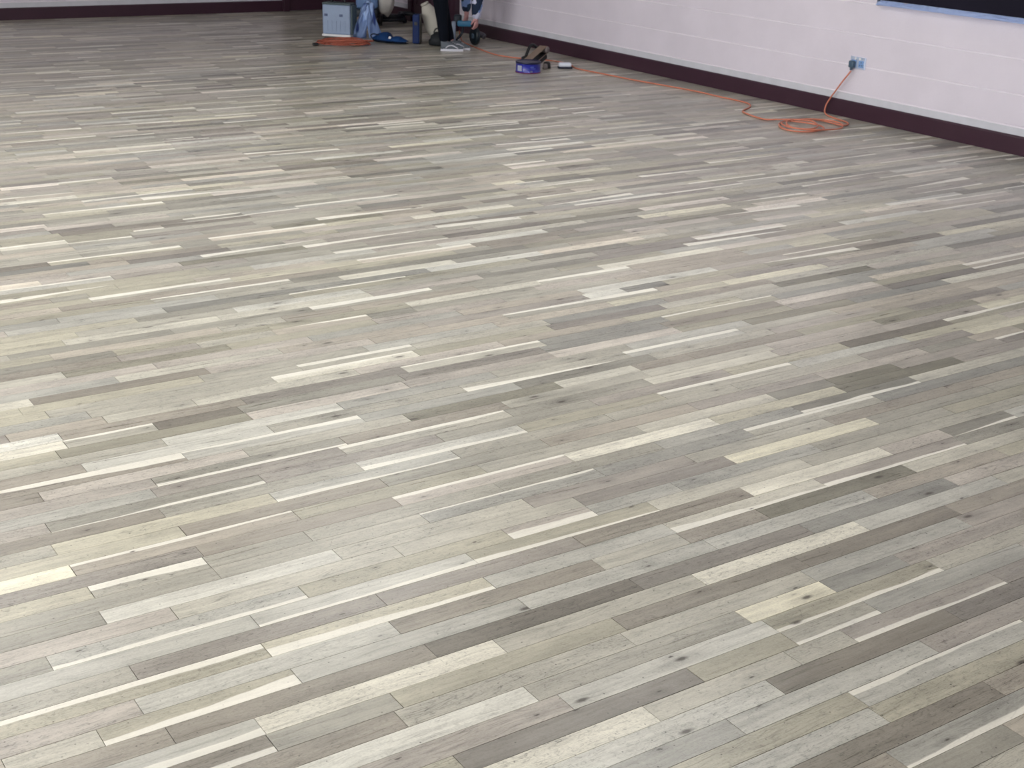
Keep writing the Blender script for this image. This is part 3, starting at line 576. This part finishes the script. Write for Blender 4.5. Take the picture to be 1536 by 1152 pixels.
bm = bmesh.new(); tube(bm, smooth_path([(-.02, .18, .45), (-.02, .30, .72), (-.02, .38, .95), (-.02, .40, 1.02)], 5), .016); tube(bm, smooth_path([(-.2, .40, 1.02), (-.02, .40, 1.02), (.16, .40, 1.02)], 3), .014); obj('handle_bar', bm, BLACK, t, True)
bm = bmesh.new(); blob(bm, (.185, -.05, .36), (.095, .11, .235), 9, .08, 1, 3); tube(bm, smooth_path([(.06, .0, .60), (.12, -.02, .63), (.18, -.04, .58)], 4), .03)
obj('dust_sack', bm, mat('sack_cloth_white', (186, 184, 182), .9, var=.12, scale=14, bump=.3), t, True)

# blue soft pouch on the floor
t = empty('soft_pouch', (6.60, 12.05, 0), R(-62), 'dark blue soft pouch with a small white tag lying slumped on the floor', 'pouch')
PB = mat('pouch_blue', (18, 74, 140), .6, var=.2, scale=14, bump=.3, bscale=50); PD = mat('pouch_dark', (12, 24, 44), .6)
def pouch(zs, top):
    def f(u, v):
        x = (u-.5)*.40; a = math.pi*v
        h = (.085 if u < .5 else .060)*math.sin(math.pi*min(max(u, 0.02), .98))**.5*(1-.45*math.exp(-((u-.56)/.09)**2))
        w_ = .075*math.sin(math.pi*min(max(u, .02), .98))**.5
        return Vector((x, w_*math.cos(a)+.006*math.sin(u*20), max(.0, h*math.sin(a)*zs*(1+.1*noise.noise(Vector((u*9, v*6, 1)))))+.002+(.02 if top else 0)))
    return f
bm = bmesh.new(); grid_surf(bm, pouch(.62, 0), 30, 14, .003); obj('base_panel', bm, PD, t, True)
bm = bmesh.new(); grid_surf(bm, pouch(.95, 1), 30, 14, .003); obj('top_panel', bm, PB, t, True)
mbox('white_tag', (.028, -.052, .055), (.026, .004, .024), WHITEP, t, .001, Matrix.Rotation(R(-30), 3, 'X'))
bm = bmesh.new(); tube(bm, smooth_path([(-.20, 0, .01), (-.22, -.02, .05), (-.17, -.05, .075), (-.10, -.045, .07)], 5), .006); obj('strap', bm, PD, t, True)

# dark tray with hose near the far skirting
t = empty('hose_bundle', (7.39, 13.55, 0), R(-26), 'dark coiled vacuum hose lying flat on the floor near the maroon skirting', 'hose')
HOSE = mat('hose_dark', (26, 34, 46), .4)
bm = bmesh.new(); p_ = [Vector((.19*math.cos(a*.4)*(1-.004*a)+.0, .13*math.sin(a*.4), .026+.0022*a)) for a in range(34)]
tube(bm, smooth_path(p_, 3), .024, 10, lambda q: .024+.0022*math.sin(q*420)); tube(bm, smooth_path([p_[-1], p_[-1]+Vector((.12, -.04, .005)), p_[-1]+Vector((.2, -.03, -.03))], 4), .024, 10); obj('hose', bm, HOSE, t, True)
bm = bmesh.new(); lathe(bm, [(.028, 0), (.03, .01), (.03, .06), (.026, .07)], 20, Matrix.Translation((-.16, -.17, .031)) @ Matrix.Rotation(R(75), 4, 'Y')); obj('cuff', bm, GREY, t, True)

# navy box standing on edge
t = empty('upright_case', (6.80, 11.86, 0), TH+R(-4), 'narrow navy blue case standing on edge left of the cream canvas bag', 'case')
mbox('shell', (-.01, .03, .145), (.070, .12, .28), NAVY, t, .012, smooth=False)
mbox('lid_edge', (.029, .03, .145), (.010, .125, .285), BLACK, t, .004)
mbox('latch', (-.01, -.033, .2), (.03, .008, .03), BLACK, t, .002)
# cream canvas dust bag leaning right
t = empty('canvas_bag', (7.02, 11.93, 0), TH, 'cream canvas dust bag leaning to the right between the navy case and the person', 'bag')
CREAM = mat('canvas_cream', (180, 178, 171), .9, var=.08, scale=8, bump=.3, bscale=120)
def bagf(u, v):
    a = 2*math.pi*v
    cxx = -.075+.17*u; z = .36*(1-u)+.055*u
    rx = .028+.095*math.sin(math.pi*min(u*.62+.08, 1))**1.1; rz = rx*.9
    ax = Vector((.45, 0, -.9)).normalized(); nx = Vector((.9, 0, .45)).normalized()
    rx *= (1+.08*noise.noise(Vector((math.cos(a), math.sin(a), u*4))))
    return Vector((cxx-.0, 0, z))+nx*rx*.92*math.cos(a)+Vector((0, 1, 0))*rz*math.sin(a)
bm = bmesh.new(); grid_surf(bm, bagf, 22, 24, 0, False)
bmesh.ops.remove_doubles(bm, verts=bm.verts, dist=1e-5); bmesh.ops.holes_fill(bm, edges=[e for e in bm.edges if e.is_boundary])
zmin = min(v.co.z for v in bm.verts)
for v in bm.verts: v.co.z = max(v.co.z, .004)
obj('bag_cloth', bm, CREAM, t, True)
bm = bmesh.new(); box(bm, (.13, .0, .16), (.10, .10, .10), .03, Matrix.Rotation(R(25), 3, 'Y')); obj('neck_fold', bm, CREAM, t, True)
bm = bmesh.new(); lathe(bm, [(.040, -.012), (.043, 0), (.040, .012)], 24, Matrix.Translation((-.084, 0, .372)) @ Matrix.Rotation(R(-26), 4, 'Y')); obj('top_collar', bm, CREAM, t, True)
# black lump
t = empty('tool_bag', (6.965, 11.68, 0), TH, 'low black tool bag on the floor beside the white trainers', 'bag')
bm = bmesh.new(); blob(bm, (0, 0, .05), (.115, .09, .085), 2, .14, .046, 3); obj('bag_body', bm, mat('bag_black', (14, 22, 30), .7, bump=.3), t, True)
bm = bmesh.new(); tube(bm, smooth_path([(-.07, 0, .12), (-.05, .0, .16), (.0, 0, .165), (.05, 0, .15), (.06, 0, .11)], 4), .008); obj('bag_handle', bm, BLACK, t, True)

# edge sander
t = empty('edge_sander', (7.26, 11.66, 0), TH, 'small floor edge sander with teal blue top and black wheel under the person\'s hands', 'floor sander')
TEAL = mat('machine_teal', (64, 132, 176), .35); PALE = mat('machine_pale_grey', (138, 152, 176), .45)
mbox('top_housing', (-.03, -.005, .205), (.14, .10, .055), TEAL, t, .014, smooth=True)
mbox('motor', (-.10, .045, .235), (.08, .09, .10), DARK, t, .02, smooth=True)
mbox('front_leg', (-.135, -.02, .125), (.040, .040, .20), PALE, t, .008, smooth=True)
bm = bmesh.new(); lathe(bm, [(.001, 0), (.065, 0), (.075, .008), (.075, .022), (.05, .034), (.001, .036)], 28, Matrix.Translation((-.125, .02, .0))); obj('sanding_disc', bm, DARK, t, True)
bm = bmesh.new(); lathe(bm, [(.03, -.022), (.072, -.024), (.086, -.018), (.088, 0), (.086, .018), (.072, .024), (.03, .022)], 32, Matrix.Translation((.075, .0, .088)) @ Matrix.Rotation(R(30), 4, 'Z') @ Matrix.Rotation(R(90), 4, 'Y')); wh = obj('wheel', bm, mat('tyre_black', (16, 30, 40), .5), t, True)
bm = bmesh.new(); lathe(bm, [(.001, -.026), (.026, -.027), (.031, 0), (.026, .027), (.001, .026)], 24, Matrix.Translation((.075, .0, .088)) @ Matrix.Rotation(R(30), 4, 'Z') @ Matrix.Rotation(R(90), 4, 'Y')); obj('hub', bm, mat('hub_slate', (70, 90, 110), .4), wh, True)
bm = bmesh.new(); tube(bm, smooth_path([(.0, 0, .22), (.05, .0, .16), (.072, .0, .09)], 4), .009); tube(bm, smooth_path([(-.05, .01, .22), (-.05, .02, .12), (-.11, .02, .035)], 4), .012); obj('strut', bm, DARK, t, True)
bm = bmesh.new(); tube(bm, smooth_path([(.06, .06, .12), (.10, .10, .10), (.14, .12, .085), (.17, .10, .07)], 5), .028, 12); obj('dust_spout', bm, mat('spout_grey', (84, 82, 92), .5), t, True)

# framed dark board with crinkled foil edge
t = empty('wall_board', (XR, 4.0, 0), 0, 'large dark wall board with a crinkled silver foil edge strip, above the socket on the right', 'board')
mbox('panel', (-.016, 0.62, 1.49), (.030, 4.43, 1.23), mat('board_dark', (24, 22, 36), .8, spec=.15, var=.08, scale=3), t, .004)
FOIL = mat('foil_silver', (196, 216, 255), .25, .1, bump=1.0, bscale=30)
def foilf(u, v):
    y = -1.60+4.445*u; n1 = noise.noise(Vector((y*9, v*2, 0))); n2 = noise.noise(Vector((y*26, v*3, 5)))
    a = math.pi*v
    return Vector((-.020-.026*v*(1+.6*n1)-.016*n2*math.sin(a)-.008*noise.noise(Vector((y*60, v*9, 1)))*math.sin(a), y, .840+(1-v)*.038*(1+.35*n1+.25*n2*(1-v))))
bm = bmesh.new(); grid_surf(bm, foilf, 420, 6, .0015); obj('foil_strip', bm, FOIL, t, True)
mbox('end_strip', (-.02, 2.842, 1.47), (.036, .014, 1.27), mat('end_grey', (88, 96, 116), .5), t, .003)

# ------------------------------------------------------------------ person bending over the edge sander
def skin(name, verts, edges, m, parent=None, root=0, sub=2):
    me = bpy.data.meshes.new(name); me.from_pydata([v[:3] for v in verts], edges, []); me.update()
    o = link(name, me, m, parent)
    md = o.modifiers.new('skin', 'SKIN'); md.use_smooth_shade = True
    for i, v in enumerate(verts):
        r = v[3] if isinstance(v[3], tuple) else (v[3], v[3]); me.skin_vertices[0].data[i].radius = r
        me.skin_vertices[0].data[i].use_root = (i == root)
    s = o.modifiers.new('sub', 'SUBSURF'); s.levels = sub; s.render_levels = sub
    return o
P = empty('person', (6.817, 11.336, 0), TH, 'person in navy trousers and blue patterned shirt bending down over the edge sander', 'person')
SKIN = mat('skin', (196, 148, 148), .55, var=.05)
# joints: x right, y away, z up
pel = (-.11, .13, .88); kn = ((-.06, .03, .47), (-.075, .22, .47)); an = ((-.015, .02, .085), (.035, .13, .085))
hp = ((-.10, .04, .84), (-.11, .22, .84)); wa = (-.03, .18, .96); ch = (.10, .30, 1.0); nk = (.22, .40, .99)
sh = ((.29, .25, .95), (.12, .46, .95)); el = ((.30, .27, .62), (.17, .46, .64)); wr = ((.275, .36, .300), (.17, .50, .350))
V, E_ = [], []
def av(p, r, par=None):
    V.append((*p, r)); i = len(V)-1
    if par is not None: E_.append((par, i))
    return i
lerp = lambda a, b, q: tuple(a[i]+(b[i]-a[i])*q for i in range(3))
i0 = av(pel, (.085, .10)); i1 = av(wa, (.082, .085), i0); i2 = av(ch, (.10, .10), i1); i3 = av(nk, .055, i2)
hd = (.31, .47, .96); i4 = av(lerp(nk, hd, .4), .055, i3)
for s_ in (0, 1):
    a = av(hp[s_], .082, i0); b_ = av(lerp(hp[s_], kn[s_], .5), .07, a); c_ = av(kn[s_], .052, b_); d_ = av(lerp(kn[s_], an[s_], .4), .05, c_); e_ = av(an[s_], .034, d_)
    av((an[s_][0]+.05, an[s_][1]-.01, .04), .018, e_)
for s_ in (0, 1):
    a = av(sh[s_], .05, i2); b_ = av(lerp(sh[s_], el[s_], .5), .042, a); c_ = av(el[s_], .036, b_); d_ = av(lerp(el[s_], wr[s_], .5), .034, c_); e_ = av(wr[s_], (.024, .028), d_)
    w0 = Vector(wr[s_]); dr = (Vector((.0, .05, -1)) if s_ == 0 else Vector((.02, .0, -1))).normalized(); sd = Vector((.45, .85, 0)).normalized()*(1 if s_ == 0 else -1)
    pm = av(tuple(w0+dr*.045), (.020, .030), e_)
    for fi, (off_, ln) in enumerate(((-.030, .068), (-.010, .076), (.010, .072), (.029, .058))):
        k0_ = av(tuple(w0+dr*.088+sd*off_), .0095, pm); fwdv = sd.cross(dr)*(1 if s_ == 0 else -1)
        k1 = av(tuple(w0+dr*(.088+ln*.40)+sd*off_*1.05+fwdv*.010), .0088, k0_); k2 = av(tuple(w0+dr*(.088+ln*.62)+sd*off_*1.05+fwdv*.030), .008, k1)
    tb_ = av(tuple(w0+dr*.035-sd*.036), .011, pm); t2 = av(tuple(w0+dr*.062-sd*.052+fwdv*.012), .010, tb_); av(tuple(w0+dr*.085-sd*.050+fwdv*.028), .009, t2)
body = skin('body', V, E_, SKIN, P)
# head with face
hm = bmesh.new(); bmesh.ops.create_icosphere(hm, subdivisions=4, radius=1)
for v in hm.verts:
    x, y, z = v.co
    sx = .078*(1-.18*max(0, -z)); sy = .098; sz = .118
    yy = y*sy-(.012*max(0, -z)); xx = x*sx
    v.co = Vector((xx, yy, z*sz))
    if y < -.6: # face side (-y)
        v.co.y += -.0
        n_ = math.exp(-((xx/.013)**2+((z*sz+.012)/.022)**2)); v.co.y -= .022*n_
        for ex in (-.031, .031):
            v.co.y += .008*math.exp(-(((xx-ex)/.016)**2+((z*sz-.012)/.012)**2))
        v.co.y -= .006*math.exp(-((xx/.022)**2+((z*sz+.052)/.007)**2))
        v.co.y -= .006*math.exp(-((xx/.025)**2+((z*sz+.095)/.018)**2))
hrot = Matrix.Rotation(R(48), 4, 'Z') @ Matrix.Rotation(R(52), 4, 'X')
HM = Matrix.Translation((.315, .475, .955)) @ hrot
bmesh.ops.transform(hm, matrix=HM, verts=hm.verts); head = obj('head', hm, SKIN, P, True)
for ex in (-.031, .031):
    bm = bmesh.new(); bmesh.ops.create_uvsphere(bm, u_segments=14, v_segments=10, radius=.0125); bmesh.ops.transform(bm, matrix=HM @ Matrix.Translation((ex, -.080, .012)), verts=bm.verts); obj('eye', bm, mat('eye_white', (220, 216, 212), .2), head, True)
    bm = bmesh.new(); bmesh.ops.create_uvsphere(bm, u_segments=12, v_segments=8, radius=.006); bmesh.ops.transform(bm, matrix=HM @ Matrix.Translation((ex, -.0905, .011)), verts=bm.verts); obj('iris', bm, BLACK, head, True)
for ex in (-1, 1):
    bm = bmesh.new(); blob(bm, (0, 0, 0), (.012, .02, .032), 1, .08, 1, 2); bmesh.ops.transform(bm, matrix=HM @ Matrix.Translation((ex*.078, .008, -.004)), verts=bm.verts); obj('ear', bm, SKIN, head, True)
bm = bmesh.new(); box(bm, (0, 0, 0), (.044, .008, .010), .003); bmesh.ops.transform(bm, matrix=HM @ Matrix.Translation((0, -.094, -.052)), verts=bm.verts); obj('mouth', bm, mat('lips', (160, 96, 92), .5), head, True)
hb = bmesh.new(); bmesh.ops.create_icosphere(hb, subdivisions=4, radius=1)
for v in hb.verts:
    x, y, z = v.co; k_ = 1.07+.03*noise.noise(v.co*6); v.co = Vector((x*.080*k_, y*.101*k_+.006, z*.120*k_+.003))
bmesh.ops.delete(hb, geom=[v for v in hb.verts if (v.co.y < -.045 and v.co.z < .062) or v.co.z < -.055], context='VERTS')
bmesh.ops.transform(hb, matrix=HM, verts=hb.verts); obj('hair', hb, mat('hair_dark', (44, 34, 30), .7), P, True)
# trousers
V, E_ = [], []
NAVYT = mat('trouser_navy', (6, 12, 24), .95, spec=.2, var=.15, scale=10, bump=.3, bscale=60)
i0 = av(pel, (.125, .14)); av(lerp(pel, wa, .7), (.125, .12), i0)
for s_ in (0, 1):
    a = av(hp[s_], .105, i0); b_ = av(lerp(hp[s_], kn[s_], .5), .094, a); c_ = av(kn[s_], .080, b_); d_ = av(lerp(kn[s_], an[s_], .5), .060, c_); av((an[s_][0], an[s_][1], .058), .052, d_)
skin('trousers', V, E_, NAVYT, P)
# shirt: large pale blue and navy patches
shm = bpy.data.materials.new('patterned_shirt'); shm.use_nodes = True; nt = shm.node_tree; b = nt.nodes['Principled BSDF']; b.inputs['Roughness'].default_value = .8
tc = nt.nodes.new('ShaderNodeTexCoord'); vo = nt.nodes.new('ShaderNodeTexVoronoi'); vo.inputs['Scale'].default_value = 10; vo.distance = 'CHEBYCHEV'
rp = nt.nodes.new('ShaderNodeValToRGB'); rp.color_ramp.interpolation = 'CONSTANT'
rp.color_ramp.elements[0].color = S((24, 42, 70)); rp.color_ramp.elements[1].position = .52; rp.color_ramp.elements[1].color = S((122, 150, 204))
e_ = rp.color_ramp.elements.new(.80); e_.color = S((206, 212, 240)); e2 = rp.color_ramp.elements.new(.3); e2.color = S((34, 58, 80))
sc_ = nt.nodes.new('ShaderNodeSeparateColor'); nt.links.new(tc.outputs['Object'], vo.inputs['Vector']); nt.links.new(vo.outputs['Color'], sc_.inputs[0]); nt.links.new(sc_.outputs[0], rp.inputs[0]); nt.links.new(rp.outputs[0], b.inputs['Base Color'])
V, E_ = [], []
i0 = av(lerp(pel, wa, -.1), (.142, .15)); i1 = av(wa, (.135, .125), i0); i2 = av(ch, (.14, .13), i1); i3 = av(lerp(ch, nk, .75), .075, i2)
for s_ in (0, 1):
    a = av(sh[s_], .082, i2); b_ = av(lerp(sh[s_], el[s_], .5), .074, a); c_ = av(el[s_], .070, b_); d_ = av(lerp(el[s_], wr[s_], .5), .066, c_); av(lerp(el[s_], wr[s_], 1.14), .044, d_)
skin('shirt', V, E_, shm, P)
# trainers
SHG = mat('trainer_grey', (88, 96, 106), .7, var=.1); SHW = mat('trainer_white', (200, 202, 214), .6)
for (sx, sy, rz) in ((.05, .005, R(4)), (.115, .115, R(-6))):
    T_ = Matrix.Translation((sx, sy, 0)) @ Matrix.Rotation(rz, 4, 'Z') @ Matrix.Diagonal((.86, .92, .86, 1))
    bm = bmesh.new()
    def shoe(u, v):
        x = -.115+.25*u; a = math.pi*v; w_ = (.034+.014*math.sin(math.pi*min(1, u*1.05)))*(1-.75*max(0, u-.86)/.14*.6)
        h = .085-.012*u if u < .35 else .081-.056*((u-.35)/.65)**.8
        return Vector((x, w_*math.cos(a), .022+h*max(0, math.sin(a))**.7))
    grid_surf(bm, shoe, 24, 14, 0); bmesh.ops.holes_fill(bm, edges=[e for e in bm.edges if e.is_boundary]); bmesh.ops.transform(bm, matrix=T_, verts=bm.verts)
    sh_ = obj('trainer', bm, SHG, P, True)
    bm = bmesh.new()
    pr = [(-.118+.256*i/16, (.040+.012*math.sin(math.pi*min(1, i/16*1.05)))*math.sin(math.pi*(.10+.82*i/16))**.25) for i in range(17)]
    lo = [bm.verts.new((x, y, .0)) for x, y in pr]+[bm.verts.new((x, -y, .0)) for x, y in pr[::-1]]; hi = [bm.verts.new((v.co.x, v.co.y, .026)) for v in lo]
    for i in range(len(lo)): j = (i+1) % len(lo); bm.faces.new((lo[i], lo[j], hi[j], hi[i]))
    bm.faces.new(lo); bm.faces.new(hi[::-1]); bmesh.ops.transform(bm, matrix=T_, verts=bm.verts); obj('sole', bm, SHW, sh_)
    bm = bmesh.new(); tube(bm, smooth_path([(-.06, -.048, .035), (-.03, -.052, .058), (.01, -.052, .064), (.05, -.050, .048), (.075, -.048, .034)], 5), .006); bmesh.ops.transform(bm, matrix=T_, verts=bm.verts); obj('side_stripe', bm, SHW, sh_, True)
    bm = bmesh.new()
    for i in range(4): tube(bm, [Vector((.0+.02*i, -.018, .105-.012*i)), Vector((.003+.02*i, 0, .110-.012*i)), Vector((.0+.02*i, .018, .105-.012*i))], .0025, 6)
    bmesh.ops.transform(bm, matrix=T_, verts=bm.verts); obj('laces', bm, SHW, sh_, True)
